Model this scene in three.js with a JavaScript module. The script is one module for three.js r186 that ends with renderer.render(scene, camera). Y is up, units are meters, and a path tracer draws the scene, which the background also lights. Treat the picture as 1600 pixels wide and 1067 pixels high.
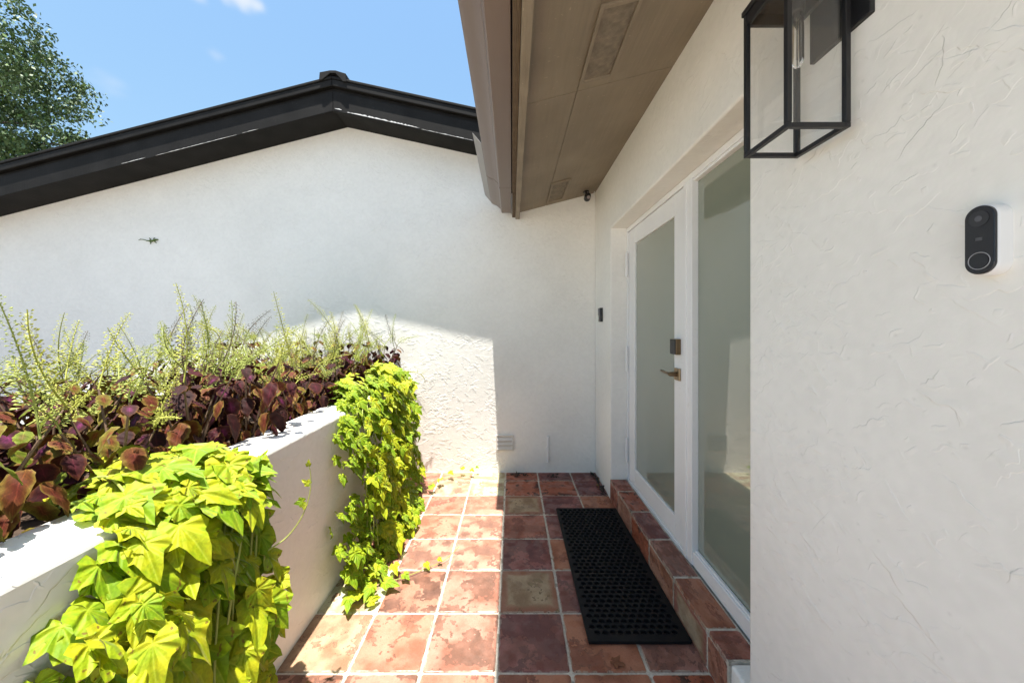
import * as THREE from 'three';
import { mergeGeometries, mergeVertices, toCreasedNormals } from 'three/addons/utils/BufferGeometryUtils.js';
import { RoundedBoxGeometry } from 'three/addons/geometries/RoundedBoxGeometry.js';
import { MarchingCubes } from 'three/addons/objects/MarchingCubes.js';

// ---------------------------------------------------------------- camera, sky, sun, exposure
const scene = new THREE.Scene();
const camera = new THREE.PerspectiveCamera(87.22, 1600 / 1067, 0.05, 400);
camera.position.set(0, 1.46, 0);
camera.lookAt(0, 1.46, -10);
camera.setViewOffset(1600, 1067, 0, 21.5, 1600, 1067);   // shift lens: verticals stay vertical
scene.add(camera);

const renderer = new THREE.WebGLRenderer({ antialias: true });
renderer.setSize(1024, 682);
renderer.toneMapping = THREE.LinearToneMapping;
renderer.toneMappingExposure = 4.25;
renderer.shadowMap.enabled = true;

const sunDir = new THREE.Vector3(-0.049, 1, 0.163).normalize();
const sun = new THREE.DirectionalLight(new THREE.Color(1, 0.955, 0.88), 3.1);
sun.position.copy(sunDir).multiplyScalar(30);
sun.castShadow = true;
sun.shadow.mapSize.set(4096, 4096);
sun.shadow.radius = 1;
Object.assign(sun.shadow.camera, { left: -14, right: 14, top: 14, bottom: -14, near: 1, far: 60 });
scene.add(sun); scene.add(sun.target);

// seeded random numbers and noise
function rng(seed) { let a = seed >>> 0; return () => { a = (a + 0x6D2B79F5) | 0; let t = Math.imul(a ^ (a >>> 15), 1 | a); t = (t + Math.imul(t ^ (t >>> 7), 61 | t)) ^ t; return ((t ^ (t >>> 14)) >>> 0) / 4294967296; }; }
function hash2(x, y, s) { let h = Math.imul(x, 374761393) ^ Math.imul(y, 668265263) ^ Math.imul(s, 2147483629); h = Math.imul(h ^ (h >>> 13), 1274126177); return ((h ^ (h >>> 16)) >>> 0) / 4294967296; }
function vnoise(x, y, per, s) {           // value noise, repeats every per cells
  const xi = Math.floor(x), yi = Math.floor(y), fx = x - xi, fy = y - yi;
  const m = v => ((v % per) + per) % per;
  const u = fx * fx * (3 - 2 * fx), v = fy * fy * (3 - 2 * fy);
  const a = hash2(m(xi), m(yi), s), b = hash2(m(xi + 1), m(yi), s), c = hash2(m(xi), m(yi + 1), s), d = hash2(m(xi + 1), m(yi + 1), s);
  return a + (b - a) * u + (c - a) * v + (a - b - c + d) * u * v;
}
function fbm(x, y, per, s, oct = 4) { let r = 0, a = 0.5, n = 0; for (let i = 0; i < oct; i++) { r += a * vnoise(x, y, per, s + i * 17); n += a; x *= 2; y *= 2; per *= 2; a *= 0.5; } return r / n; }
const sstep = (a, b, x) => { const t = Math.min(1, Math.max(0, (x - a) / (b - a))); return t * t * (3 - 2 * t); };
const mixc = (a, b, t) => [a[0] + (b[0] - a[0]) * t, a[1] + (b[1] - a[1]) * t, a[2] + (b[2] - a[2]) * t];

// clear noon sky with a few thin scraps of cloud
{
  const W = 1024, H = 512, data = new Float32Array(W * H * 4);
  const zen = [0.027, 0.084, 0.192], hor = [0.132, 0.203, 0.252];
  const puffs = [[-0.655, 0.635, 0.06, 0.022, 0.8], [-0.73, 0.61, 0.028, 0.012, 0.5], [-0.69, 0.53, 0.014, 0.008, 0.22], [0.5, 0.6, 0.14, 0.05, 0.7], [-1.9, 0.5, 0.16, 0.06, 0.7], [2.4, 0.55, 0.2, 0.06, 0.7], [-2.7, 0.7, 0.12, 0.05, 0.6]];
  for (let j = 0; j < H; j++) {
    const el = ((j + 0.5) / H - 0.5) * Math.PI;
    for (let i = 0; i < W; i++) {
      const az = ((i + 0.5) / W - 0.5) * 2 * Math.PI;
      const d = [Math.cos(el) * Math.cos(az), Math.sin(el), Math.cos(el) * Math.sin(az)];
      const up = Math.max(0, d[1]);
      let c = mixc(hor, zen, Math.pow(up, 0.72));
      const cs = d[0] * sunDir.x + d[1] * sunDir.y + d[2] * sunDir.z;
      const ang = Math.acos(Math.min(1, cs));
      const g = 0.65 * Math.exp(-ang * 4.0) + 0.075 * Math.exp(-ang * 1.7);
      c = [c[0] + g, c[1] + g * 0.98, c[2] + g * 0.93];
      if (d[1] > 0.05) {                                     // thin clouds on a flat layer
        const px = d[0] / d[1], pz = d[2] / d[1];
        const n = fbm(px * 1.9 + 40.3, pz * 1.9 + 11.7, 512, 5, 5);
        const k = sstep(0.62, 0.76, n) * sstep(0.08, 0.3, d[1]) * 0.7;
        c = mixc(c, [0.22, 0.23, 0.24], k);
      }
      for (const [px, py, rx, ry, k] of puffs) {              // a few separate scraps of cumulus
        const a = Math.atan2(d[0], -d[2]) - px, b = el - py, w = fbm(az * 60 + 300, el * 60 + 300, 4096, 19, 4);
        const q = 1 - (a * a / rx / rx + b * b / ry / ry) + (w - 0.5) * 1.5; if (q > 0) c = mixc(c, [0.215, 0.225, 0.235], k * sstep(0, 1.1, q));
      }
      if (d[1] < 0) c = [0.12, 0.12, 0.115];
      data.set([c[0], c[1], c[2], 1], (j * W + i) * 4);
    }
  }
  const sky = new THREE.DataTexture(data, W, H, THREE.RGBAFormat, THREE.FloatType);
  sky.mapping = THREE.EquirectangularReflectionMapping;
  sky.magFilter = sky.minFilter = THREE.LinearFilter; sky.needsUpdate = true;
  scene.background = sky; scene.environment = sky;
}

// ---------------------------------------------------------------- helpers
const used = {};
function numbered(n) { used[n] = (used[n] ?? -1) + 1; return used[n] ? `${n}_${String(used[n]).padStart(3, '0')}` : n; }
function tag(o, label, category, group) { o.userData.label = label; o.userData.category = category; if (group) o.userData.group = group; return o; }
function thing(name, label, category, base = [0, 0, 0], group) {
  const g = new THREE.Group(); g.name = numbered(name); g.position.set(...base); scene.add(g); return tag(g, label, category, group);
}
function setting(name, base = [0, 0, 0]) { const g = new THREE.Group(); g.name = name; g.position.set(...base); g.userData.kind = 'structure'; scene.add(g); return g; }
// a part whose geometry is written in world metres, hung under its parent
function part(parent, name, geo, mat) {
  const m = new THREE.Mesh(geo, mat); m.name = name; m.castShadow = m.receiveShadow = true;
  const p = new THREE.Vector3(); for (let o = parent; o && o !== scene; o = o.parent) p.add(o.position);
  geo.translate(-p.x, -p.y, -p.z); parent.add(m); return m;
}
function local(parent, name, geo, mat) { const m = new THREE.Mesh(geo, mat); m.name = name; m.castShadow = m.receiveShadow = true; parent.add(m); return m; }
function uvBox(g, s = 1) {                 // uv in metres (times 1/s) from the way each face points
  g = g.index ? g.toNonIndexed() : g;
  const p = g.attributes.position, uv = new Float32Array(p.count * 2), a = new THREE.Vector3(), b = new THREE.Vector3(), c = new THREE.Vector3();
  for (let i = 0; i < p.count; i += 3) {
    a.fromBufferAttribute(p, i); b.fromBufferAttribute(p, i + 1); c.fromBufferAttribute(p, i + 2);
    const n = b.clone().sub(a).cross(c.clone().sub(a)); const ax = Math.abs(n.x), ay = Math.abs(n.y), az = Math.abs(n.z);
    [a, b, c].forEach((v, k) => { const [u, w] = ax >= ay && ax >= az ? [v.z, v.y] : az >= ay ? [v.x, v.y] : [v.x, v.z]; uv[(i + k) * 2] = u / s; uv[(i + k) * 2 + 1] = w / s; });
  }
  g.setAttribute('uv', new THREE.BufferAttribute(uv, 2)); return g;
}
function box(x0, x1, y0, y1, z0, z1, r = 0.003) {
  const w = Math.abs(x1 - x0), h = Math.abs(y1 - y0), d = Math.abs(z1 - z0);
  const g = r > 0 ? new RoundedBoxGeometry(w, h, d, 2, Math.min(r, w / 2.2, h / 2.2, d / 2.2)) : new THREE.BoxGeometry(w, h, d);
  g.translate((x0 + x1) / 2, (y0 + y1) / 2, (z0 + z1) / 2); return uvBox(g);
}
function prismZ(pts, z0, z1, bevel = 0) {  // polygon in x,y drawn out from z0 to z1 (z0 < z1)
  const s = new THREE.Shape(pts.map(p => new THREE.Vector2(p[0], p[1])));
  const g = new THREE.ExtrudeGeometry(s, { depth: z1 - z0 - 2 * bevel, bevelEnabled: bevel > 0, bevelThickness: bevel, bevelSize: bevel, bevelOffset: -bevel, bevelSegments: 3 });
  g.translate(0, 0, z0 + bevel); return uvBox(g);
}
function prismX(pts, x0, x1, bevel = 0) {  // polygon in z,y drawn out from x1 down to x0
  const s = new THREE.Shape(pts.map(p => new THREE.Vector2(p[0], p[1])));
  const g = new THREE.ExtrudeGeometry(s, { depth: x1 - x0 - 2 * bevel, bevelEnabled: bevel > 0, bevelThickness: bevel, bevelSize: bevel, bevelOffset: -bevel, bevelSegments: 3 });
  g.applyMatrix4(new THREE.Matrix4().makeBasis(new THREE.Vector3(0, 0, 1), new THREE.Vector3(0, 1, 0), new THREE.Vector3(-1, 0, 0)));
  g.translate(x1 - bevel, 0, 0); return uvBox(g);
}
function tube(pts, r, seg = 24, rad = 8, taper) {
  const c = new THREE.CatmullRomCurve3(pts.map(p => new THREE.Vector3(...p)));
  const g = new THREE.TubeGeometry(c, seg, r, rad, false);
  if (taper) { const p = g.attributes.position; for (let i = 0; i <= seg; i++) { const o = c.getPointAt(i / seg), k = taper(i / seg); for (let j = 0; j <= rad; j++) { const n = i * (rad + 1) + j; p.setXYZ(n, o.x + (p.getX(n) - o.x) * k, o.y + (p.getY(n) - o.y) * k, o.z + (p.getZ(n) - o.z) * k); } } g.computeVertexNormals(); }
  return g;
}
function dtex(w, h, fn, srgb, rep = true) {
  const d = new Uint8Array(w * h * 4);
  for (let j = 0; j < h; j++) for (let i = 0; i < w; i++) { const c = fn(i, j); const o = (j * w + i) * 4; d[o] = Math.max(0, Math.min(255, c[0])); d[o + 1] = Math.max(0, Math.min(255, c[1])); d[o + 2] = Math.max(0, Math.min(255, c[2])); d[o + 3] = 255; }
  const t = new THREE.DataTexture(d, w, h); t.magFilter = THREE.LinearFilter; t.minFilter = THREE.LinearMipmapLinearFilter; t.generateMipmaps = true;
  if (rep) t.wrapS = t.wrapT = THREE.RepeatWrapping; if (srgb) t.colorSpace = THREE.SRGBColorSpace; t.needsUpdate = true; return t;
}
const mat = (o) => new THREE.MeshStandardMaterial(o);
const lin = (r, g, b) => new THREE.Color().setRGB(r, g, b);

// ---------------------------------------------------------------- surface textures
// trowelled stucco: overlapping swipes, each with one sharp lip and a long feathered side
function stuccoHeight(N, metres, count, seed, amp) {
  const h = new Float32Array(N * N), R = rng(seed), px = N / metres;
  for (let j = 0; j < N; j++) for (let i = 0; i < N; i++) {
    h[j * N + i] = 0.34 * fbm(i / N * 5, j / N * 5, 5, seed, 4) + 0.04 * vnoise(i / N * 300, j / N * 300, 300, seed + 3) + 0.13 * fbm(i / N * 16 + 3 * fbm(i / N * 3, j / N * 3, 3, seed + 8, 2), j / N * 48, 48, seed + 6, 3);
  }
  for (let k = 0; k < count; k++) {
    const cx = R() * N, cy = R() * N, ang = (R() < 0.45 ? 0.5 + (R() - 0.5) * 0.9 : R() < 0.8 ? -0.55 + (R() - 0.5) * 0.9 : R() * 6.28);
    if (fbm(cx / N * 7, cy / N * 7, 7, seed + 50, 3) < 0.5 && R() < 0.72) continue;
    const dirFlip = R() < 0.5 ? 1 : -1;
    const big = R() < 0.22;
    const L = (big ? 0.07 + R() * 0.13 : 0.015 + R() * 0.055) * px / 2, Wd = (big ? 0.025 + R() * 0.05 : 0.008 + R() * 0.022) * px;
    const a = amp * (big ? 0.55 + R() * 0.5 : 0.3 + R() * 0.6), ca = Math.cos(ang), sa = Math.sin(ang), ph = R() * 100, wob = (0.004 + R() * 0.012) * px;
    const rad = Math.ceil(L + Wd + wob);
    for (let dy = -rad; dy <= rad; dy++) for (let dx = -rad; dx <= rad; dx++) {
      const u = dx * ca + dy * sa, v = (-dx * sa + dy * ca) * dirFlip;
      if (Math.abs(u) > L) continue;
      const v0 = wob * 2 * (fbm(u / px * 22 + ph, ph, 4096, 7, 3) - 0.5) * 2;
      const w = v - v0; if (w < -2 || w > Wd) continue;
      const e = w < 0.8 ? sstep(-1.4, 0.8, w) : 1 - sstep(0, 1, (w - 0.8) / Wd);
      const win = 1 - Math.pow(Math.abs(u) / L, 3);
      const x = ((cx + dx) % N + N) % N | 0, y = ((cy + dy) % N + N) % N | 0;
      const q = y * N + x; h[q] = Math.max(h[q], h[q] * 0.75 + a * e * win);
    }
  }
  return h;
}
const STM = 2.4;
const wallH = stuccoHeight(2048, STM, 4600, 11, 0.42);
const wallBump = dtex(2048, 2048, (i, j) => { const v = wallH[j * 2048 + i] * 230; return [v, v, v]; });
const wallTone = dtex(512, 512, (i, j) => {
  const n = fbm(i / 512 * 6, j / 512 * 6, 6, 31, 5), f = vnoise(i / 512 * 160, j / 512 * 160, 160, 9);
  const speck = vnoise(i / 512 * 256, j / 512 * 256, 256, 77) > 0.992 ? 12 : 0;
  const v = 239 + (n - 0.5) * 16 + (f - 0.5) * 5 - speck; return [v, v - 2.5, v - 9];
}, true);
const scaleUV = (t, k) => { const c = t.clone(); c.repeat.set(1 / k, 1 / k); c.needsUpdate = true; return c; };
const stucco = mat({ map: scaleUV(wallTone, 3.1), bumpMap: scaleUV(wallBump, 1.2), bumpScale: 0.0052, roughness: 0.72 });
const stuccoEntry = mat({ map: scaleUV(wallTone, 3.1), bumpMap: scaleUV(wallBump, 1.75), bumpScale: 0.0031, roughness: 0.72 });
const stuccoPlanter = mat({ map: scaleUV(wallTone, 2.3), bumpMap: scaleUV(wallBump, 1.7), bumpScale: 0.005, roughness: 0.5 });

const woodTone = dtex(512, 512, (i, j) => {
  const g = fbm(i / 512 * 64, j / 512 * 4, 64, 3, 3), n = fbm(i / 512 * 4, j / 512 * 4, 4, 8, 5);
  const chip = fbm(i / 512 * 70, j / 512 * 70, 70, 21, 2) > 0.885 ? 22 : 0;
  const v = (g - 0.5) * 9 + (n - 0.5) * 26 + chip; return [134 + v, 121 + v * 0.95, 103 + v * 0.85];
}, true);
const woodBump = dtex(512, 512, (i, j) => { const v = 255 * (0.65 * fbm(i / 512 * 90, j / 512 * 5, 90, 4, 3) + 0.35 * fbm(i / 512 * 10, j / 512 * 10, 10, 6, 4)); return [v, v, v]; });
const soffitMat = mat({ map: scaleUV(woodTone, 0.9), bumpMap: scaleUV(woodBump, 0.9), bumpScale: 0.0022, roughness: 0.6 });
const trimMat = mat({ map: scaleUV(woodTone, 0.55), bumpMap: scaleUV(woodBump, 0.55), bumpScale: 0.003, roughness: 0.55 });
const roughTrimMat = mat({ map: scaleUV(woodTone, 0.2), bumpMap: scaleUV(woodBump, 0.25), bumpScale: 0.006, roughness: 0.8, color: 0xb8a898 });
const gutterMat = new THREE.MeshPhysicalMaterial({ color: lin(0.165, 0.115, 0.09), roughness: 0.34, metalness: 0.0, clearcoat: 0.25, clearcoatRoughness: 0.3, bumpMap: scaleUV(woodBump, 1.5), bumpScale: 0.001 });
const flashMat = mat({ color: lin(0.30, 0.28, 0.27), roughness: 0.45 });
const darkTone = dtex(256, 256, (i, j) => { const n = fbm(i / 256 * 8, j / 256 * 8, 8, 15, 5), s = vnoise(i / 256 * 128, j / 256 * 128, 128, 16) > 0.985 ? 30 : 0; const v = 30 + (n - 0.5) * 16 + s * 0.7; return [v, v - 1, v - 2]; }, true);
const fasciaMat = new THREE.MeshPhysicalMaterial({ map: scaleUV(darkTone, 1.1), bumpMap: scaleUV(woodBump, 0.8), bumpScale: 0.002, roughness: 0.7, specularIntensity: 0.3 });
const roofMat = new THREE.MeshPhysicalMaterial({ map: scaleUV(darkTone, 0.7), roughness: 0.8, specularIntensity: 0.4 });
const chipMat = mat({ color: lin(0.68, 0.67, 0.65), roughness: 0.8 });
const blackMetal = mat({ color: lin(0.012, 0.012, 0.014), roughness: 0.42, metalness: 0.1, bumpMap: scaleUV(woodBump, 0.06), bumpScale: 0.0001 });
const paintTone = dtex(512, 512, (i, j) => { const n = fbm(i / 512 * 7, j / 512 * 3, 7, 91, 5), g = fbm(i / 512 * 60, j / 512 * 60, 60, 92, 3), d = sstep(0.66, 0.8, g) * sstep(0.5, 0.7, n) * 6; const v = 238 + (n - 0.5) * 12 - d; return [v, v - 0.5 - d * 0.1, v - 1 - d * 0.25]; }, true);
const whitePaint = mat({ map: scaleUV(paintTone, 1.3), bumpMap: scaleUV(woodBump, 0.6), bumpScale: 0.0004, roughness: 0.36 });
const whitePlastic = mat({ color: lin(0.78, 0.78, 0.78), roughness: 0.35 });
const blackPlastic = mat({ color: lin(0.012, 0.012, 0.016), roughness: 0.25 });
const clearGlass = new THREE.MeshPhysicalMaterial({ color: 0xffffff, roughness: 0.02, transmission: 1, thickness: 0, ior: 1.5 });
const frosted = new THREE.MeshPhysicalMaterial({ color: lin(0.255, 0.285, 0.225), roughness: 0.03, clearcoat: 1, clearcoatRoughness: 0.01, ior: 1.55 });

// ---------------------------------------------------------------- ground
const groundTex = dtex(512, 512, (i, j) => { const n = fbm(i / 512 * 5, j / 512 * 5, 5, 61, 6), f = vnoise(i / 512 * 256, j / 512 * 256, 256, 62); const v = 194 + (n - 0.5) * 36 + (f - 0.5) * 22; return [v, v - 5, v - 14]; }, true);
{
  const g = new THREE.PlaneGeometry(300, 300); g.rotateX(-Math.PI / 2); g.translate(0, -0.08, 0);
  const m = new THREE.Mesh(uvBox(g), mat({ map: scaleUV(groundTex, 3), roughness: 0.9 })); m.name = 'ground'; m.userData.kind = 'structure'; m.receiveShadow = true; scene.add(m);
}

{
  const g = new THREE.PlaneGeometry(90, 120); g.rotateX(-Math.PI / 2); g.translate(-48, -0.07, -56.5);  // unseen dark earth added beyond the planter to dim bounce onto the gable
  const lt = dtex(512, 512, (i, j) => { const n = fbm(i / 512 * 8, j / 512 * 8, 8, 81, 5), f = vnoise(i / 512 * 256, j / 512 * 256, 256, 82); const v = 0.75 + n * 0.35 + (f - 0.5) * 0.5; return [92 * v, 76 * v, 60 * v]; }, true);
  const m = new THREE.Mesh(uvBox(g), mat({ map: scaleUV(lt, 2), bumpMap: scaleUV(lt, 1), bumpScale: 0.02, roughness: 1 })); m.name = 'added_dark_ground'; m.userData.kind = 'structure'; m.receiveShadow = true; scene.add(m);
}

// ---------------------------------------------------------------- patio floor: hand-made clay tiles in pale grout
function tileTexture(seed, base, blotch, cover, opt = {}) {
  const N = 224, { scale = 3, streak = 0, margin = null, fleck = 0.5 } = opt;
  return dtex(N, N, (i, j) => {
    const u = i / N, v = j / N;
    const n = fbm(u * scale + 9, v * scale + 3, 512, seed, 6), m = fbm(u * 3.3, v * 3.3, 512, seed + 40, 5), f = vnoise(u * 110, v * 110, 512, seed + 70);
    const cl = fbm(u * 7 + streak * v * 3, v * 7, 512, seed + 90, 4);
    let c = mixc(base, base.map((q, k) => q * [0.80, 0.74, 0.70][k]), sstep(0.35, 0.75, m));
    c = mixc(c, base.map((q, k) => Math.min(255, q * [1.1, 1.16, 1.2][k])), sstep(0.55, 0.8, cl) * 0.28);
    if (margin) { const e = Math.min(u, 1 - u, v * 0.8, 1 - v) + (m - 0.5) * 0.18; c = mixc(margin, c, sstep(0.05, 0.16, e)); }
    const t = 1 - cover, nn = n + (fbm(u * 20, v * 20, 512, seed + 5, 4) - 0.5) * 0.30;
    const q = sstep(t - 0.012, t + 0.012, (nn - 0.28) / 0.44);
    const rim = Math.exp(-Math.pow(((nn - 0.28) / 0.44 - t) / 0.022, 2));
    c = mixc(c, blotch, q * (0.55 + 1.1 * (cl - 0.35)));
    { const e = Math.min(u, 1 - u, v, 1 - v) + (fbm(u * 16, v * 16, 512, seed + 60, 3) - 0.5) * 0.05; c = mixc(c, [200, 176, 152], (1 - sstep(0.004, 0.016, e)) * 0.55); }
    c = mixc(c, [74, 44, 34], rim * (cover > 0.02 ? 0.5 : 0));
    const pit = vnoise(u * 60, v * 60, 512, seed + 33); if (pit > 0.955) c = mixc(c, [58, 36, 30], fleck);
    const k = 1 + (f - 0.5) * 0.09; return [c[0] * k * (opt.tone || 0.9) * 0.96, c[1] * k * (opt.tone || 0.9) * 1.07, c[2] * k * (opt.tone || 0.9) * 1.13];
  }, true, false);
}
const TT = {
  buff: [tileTexture(101, [196, 146, 112], [172, 112, 84], 0.10, { scale: 2 }), tileTexture(102, [198, 156, 124], [150, 100, 78], 0.08)],
  cream: [tileTexture(103, [208, 184, 146], [170, 130, 96], 0.06), tileTexture(104, [214, 188, 148], [172, 120, 90], 0.10)],
  olive: [tileTexture(105, [194, 152, 120], [150, 108, 80], 0.14, { margin: [168, 98, 78] }), tileTexture(106, [190, 148, 112], [130, 100, 62], 0.16, { margin: [160, 96, 70] })],
  salmon: [tileTexture(107, [194, 124, 96], [150, 84, 62], 0.20, { streak: 1 }), tileTexture(108, [200, 130, 104], [146, 86, 66], 0.15), tileTexture(109, [190, 118, 92], [140, 78, 60], 0.24)],
  flake: [tileTexture(110, [196, 126, 102], [128, 82, 64], 0.46, { scale: 4 }), tileTexture(111, [192, 122, 98], [122, 78, 60], 0.52, { scale: 5 }), tileTexture(112, [198, 134, 108], [132, 84, 66], 0.40, { scale: 6 })],
  brown: [tileTexture(113, [178, 112, 86], [112, 70, 54], 0.66, { scale: 4 }), tileTexture(114, [182, 116, 90], [108, 66, 50], 0.60, { scale: 5 })],
  red: [tileTexture(115, [182, 104, 82], [134, 74, 60], 0.24), tileTexture(116, [164, 96, 84], [116, 66, 60], 0.38), tileTexture(117, [190, 112, 80], [146, 78, 56], 0.20), tileTexture(118, [158, 88, 78], [108, 60, 56], 0.34), tileTexture(121, [176, 112, 92], [128, 80, 66], 0.42, { scale: 5 })],
  stain: [tileTexture(119, [182, 92, 62], [62, 34, 26], 0.26), tileTexture(120, [176, 92, 66], [70, 38, 30], 0.30)],
};
const tileBump = dtex(256, 256, (i, j) => { const v = 255 * (0.7 * fbm(i / 256 * 3, j / 256 * 3, 512, 44, 5) + 0.3 * fbm(i / 256 * 24, j / 256 * 24, 512, 45, 3)); return [v, v, v]; }, false, false);
const tileRough = dtex(256, 256, (i, j) => { const n = fbm(i / 256 * 5, j / 256 * 5, 512, 47, 5); const v = 255 * (0.42 + 0.42 * sstep(0.4, 0.62, n)); return [v, v, v]; }, false, false);
const tileMats = {}; for (const k in TT) tileMats[k] = TT[k].map(t => mat({ map: t, bumpMap: tileBump, bumpScale: 0.004, roughnessMap: tileRough, roughness: 1 }));
// one clay tile: top, rounded-off arris, sides; local centre at the middle of its top
function tileGeo(w, d, h, r, flip, seed) {
  const R = rng(seed), P = [], UV = [], I = [];
  const j = () => (R() - 0.5) * 0.004;
  const cor = [[-1, -1], [1, -1], [1, 1], [-1, 1]].map(([a, b]) => [a * w / 2 + j(), b * d / 2 + j()]);
  const ring = (k, y) => { for (const [a, b] of cor) for (const q of [0, 1]) {       // two points at each clipped corner
    const cx = a - Math.sign(a) * k, cz = b - Math.sign(b) * k, c = 0.008 - k * 0.4;
    const first = (a * b < 0) === (q === 0); P.push(first ? cx - Math.sign(a) * c : cx, y, first ? cz : cz - Math.sign(b) * c);
    const u = P[P.length - 3] / w + 0.5, v = P[P.length - 1] / d + 0.5; UV.push(...(flip === 0 ? [u, v] : flip === 1 ? [v, 1 - u] : flip === 2 ? [1 - u, 1 - v] : [1 - v, u])); } };
  ring(r, 0); ring(r * 0.3, -r * 0.4); ring(0, -r * 1.2); ring(0, -h);
  for (let k = 1; k < 7; k++) I.push(0, k + 1, k);
  for (let s = 0; s < 3; s++) for (let k = 0; k < 8; k++) { const a = s * 8 + k, b = s * 8 + (k + 1) % 8; I.push(a, b, a + 8, b, b + 8, a + 8); }
  const g = new THREE.BufferGeometry(); g.setAttribute('position', new THREE.Float32BufferAttribute(P, 3)); g.setAttribute('uv', new THREE.Float32BufferAttribute(UV, 2)); g.setIndex(I);
  return toCreasedNormals(g, 0.3);
}
const groutTex = dtex(256, 256, (i, j) => { const n = fbm(i / 256 * 10, j / 256 * 10, 10, 71, 5), f = vnoise(i / 256 * 128, j / 256 * 128, 128, 72); let v = 190 + (n - 0.5) * 80 + (f - 0.5) * 30; if (n > 0.60) v -= 55 * sstep(0.60, 0.66, n); return [v, v - 8, v - 22]; }, true);
const groutMat = mat({ map: scaleUV(groutTex, 0.8), bumpMap: scaleUV(groutTex, 0.3), bumpScale: 0.002, roughness: 0.95 });
{
  const floor = setting('patio_floor', [0, 0, -1.8]);
  part(floor, 'grout', box(-1.05, 0.99, -0.07, -0.0035, -3.70, 1.02, 0), groutMat);
  const X = [-1.018, -0.70, -0.387, -0.0645, 0.253, 0.582, 0.846];
  const Z = [3.615, 3.422, 3.114, 2.798, 2.48, 2.158, 1.833, 1.515]; for (let z = 1.197; z > -1.1; z -= 0.318) Z.push(z);
  // rows from the far wall towards the camera, columns from the planter to the step
  const plan = ['salmon buff cream stain red red', 'salmon buff cream stain stain red', 'salmon salmon salmon olive red red', 'buff salmon flake red red red', 'salmon flake flake red red red', 'cream brown flake olive red red', 'buff salmon flake red red red', 'brown flake salmon red red stain'].map(s => s.split(' '));
  const kinds = ['salmon', 'flake', 'red', 'salmon', 'buff', 'brown', 'red', 'stain'];
  const R = rng(500); let n = 0;
  for (let r = 0; r + 1 < Z.length; r++) for (let c = 0; c < 6; c++) {
    const k = plan[r] ? plan[r][c] : c > 2 ? (R() < 0.7 ? 'red' : 'olive') : kinds[Math.floor(R() * 8)];
    const g = 0.0115, w = X[c + 1] - X[c] - g, d = Z[r] - Z[r + 1] - g;
    const m = local(floor, n ? `tile_${String(n).padStart(3, '0')}` : 'tile', tileGeo(w, d, 0.02, 0.004, Math.floor(R() * 4), 900 + n), tileMats[k][Math.floor(R() * tileMats[k].length)]);
    m.position.set((X[c] + X[c + 1]) / 2, 0.001 + R() * 0.0015, -(Z[r] + Z[r + 1]) / 2 + 1.8); m.rotation.set((R() - 0.5) * 0.006, (R() - 0.5) * 0.012, (R() - 0.5) * 0.006); n++;
  }
}

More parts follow.
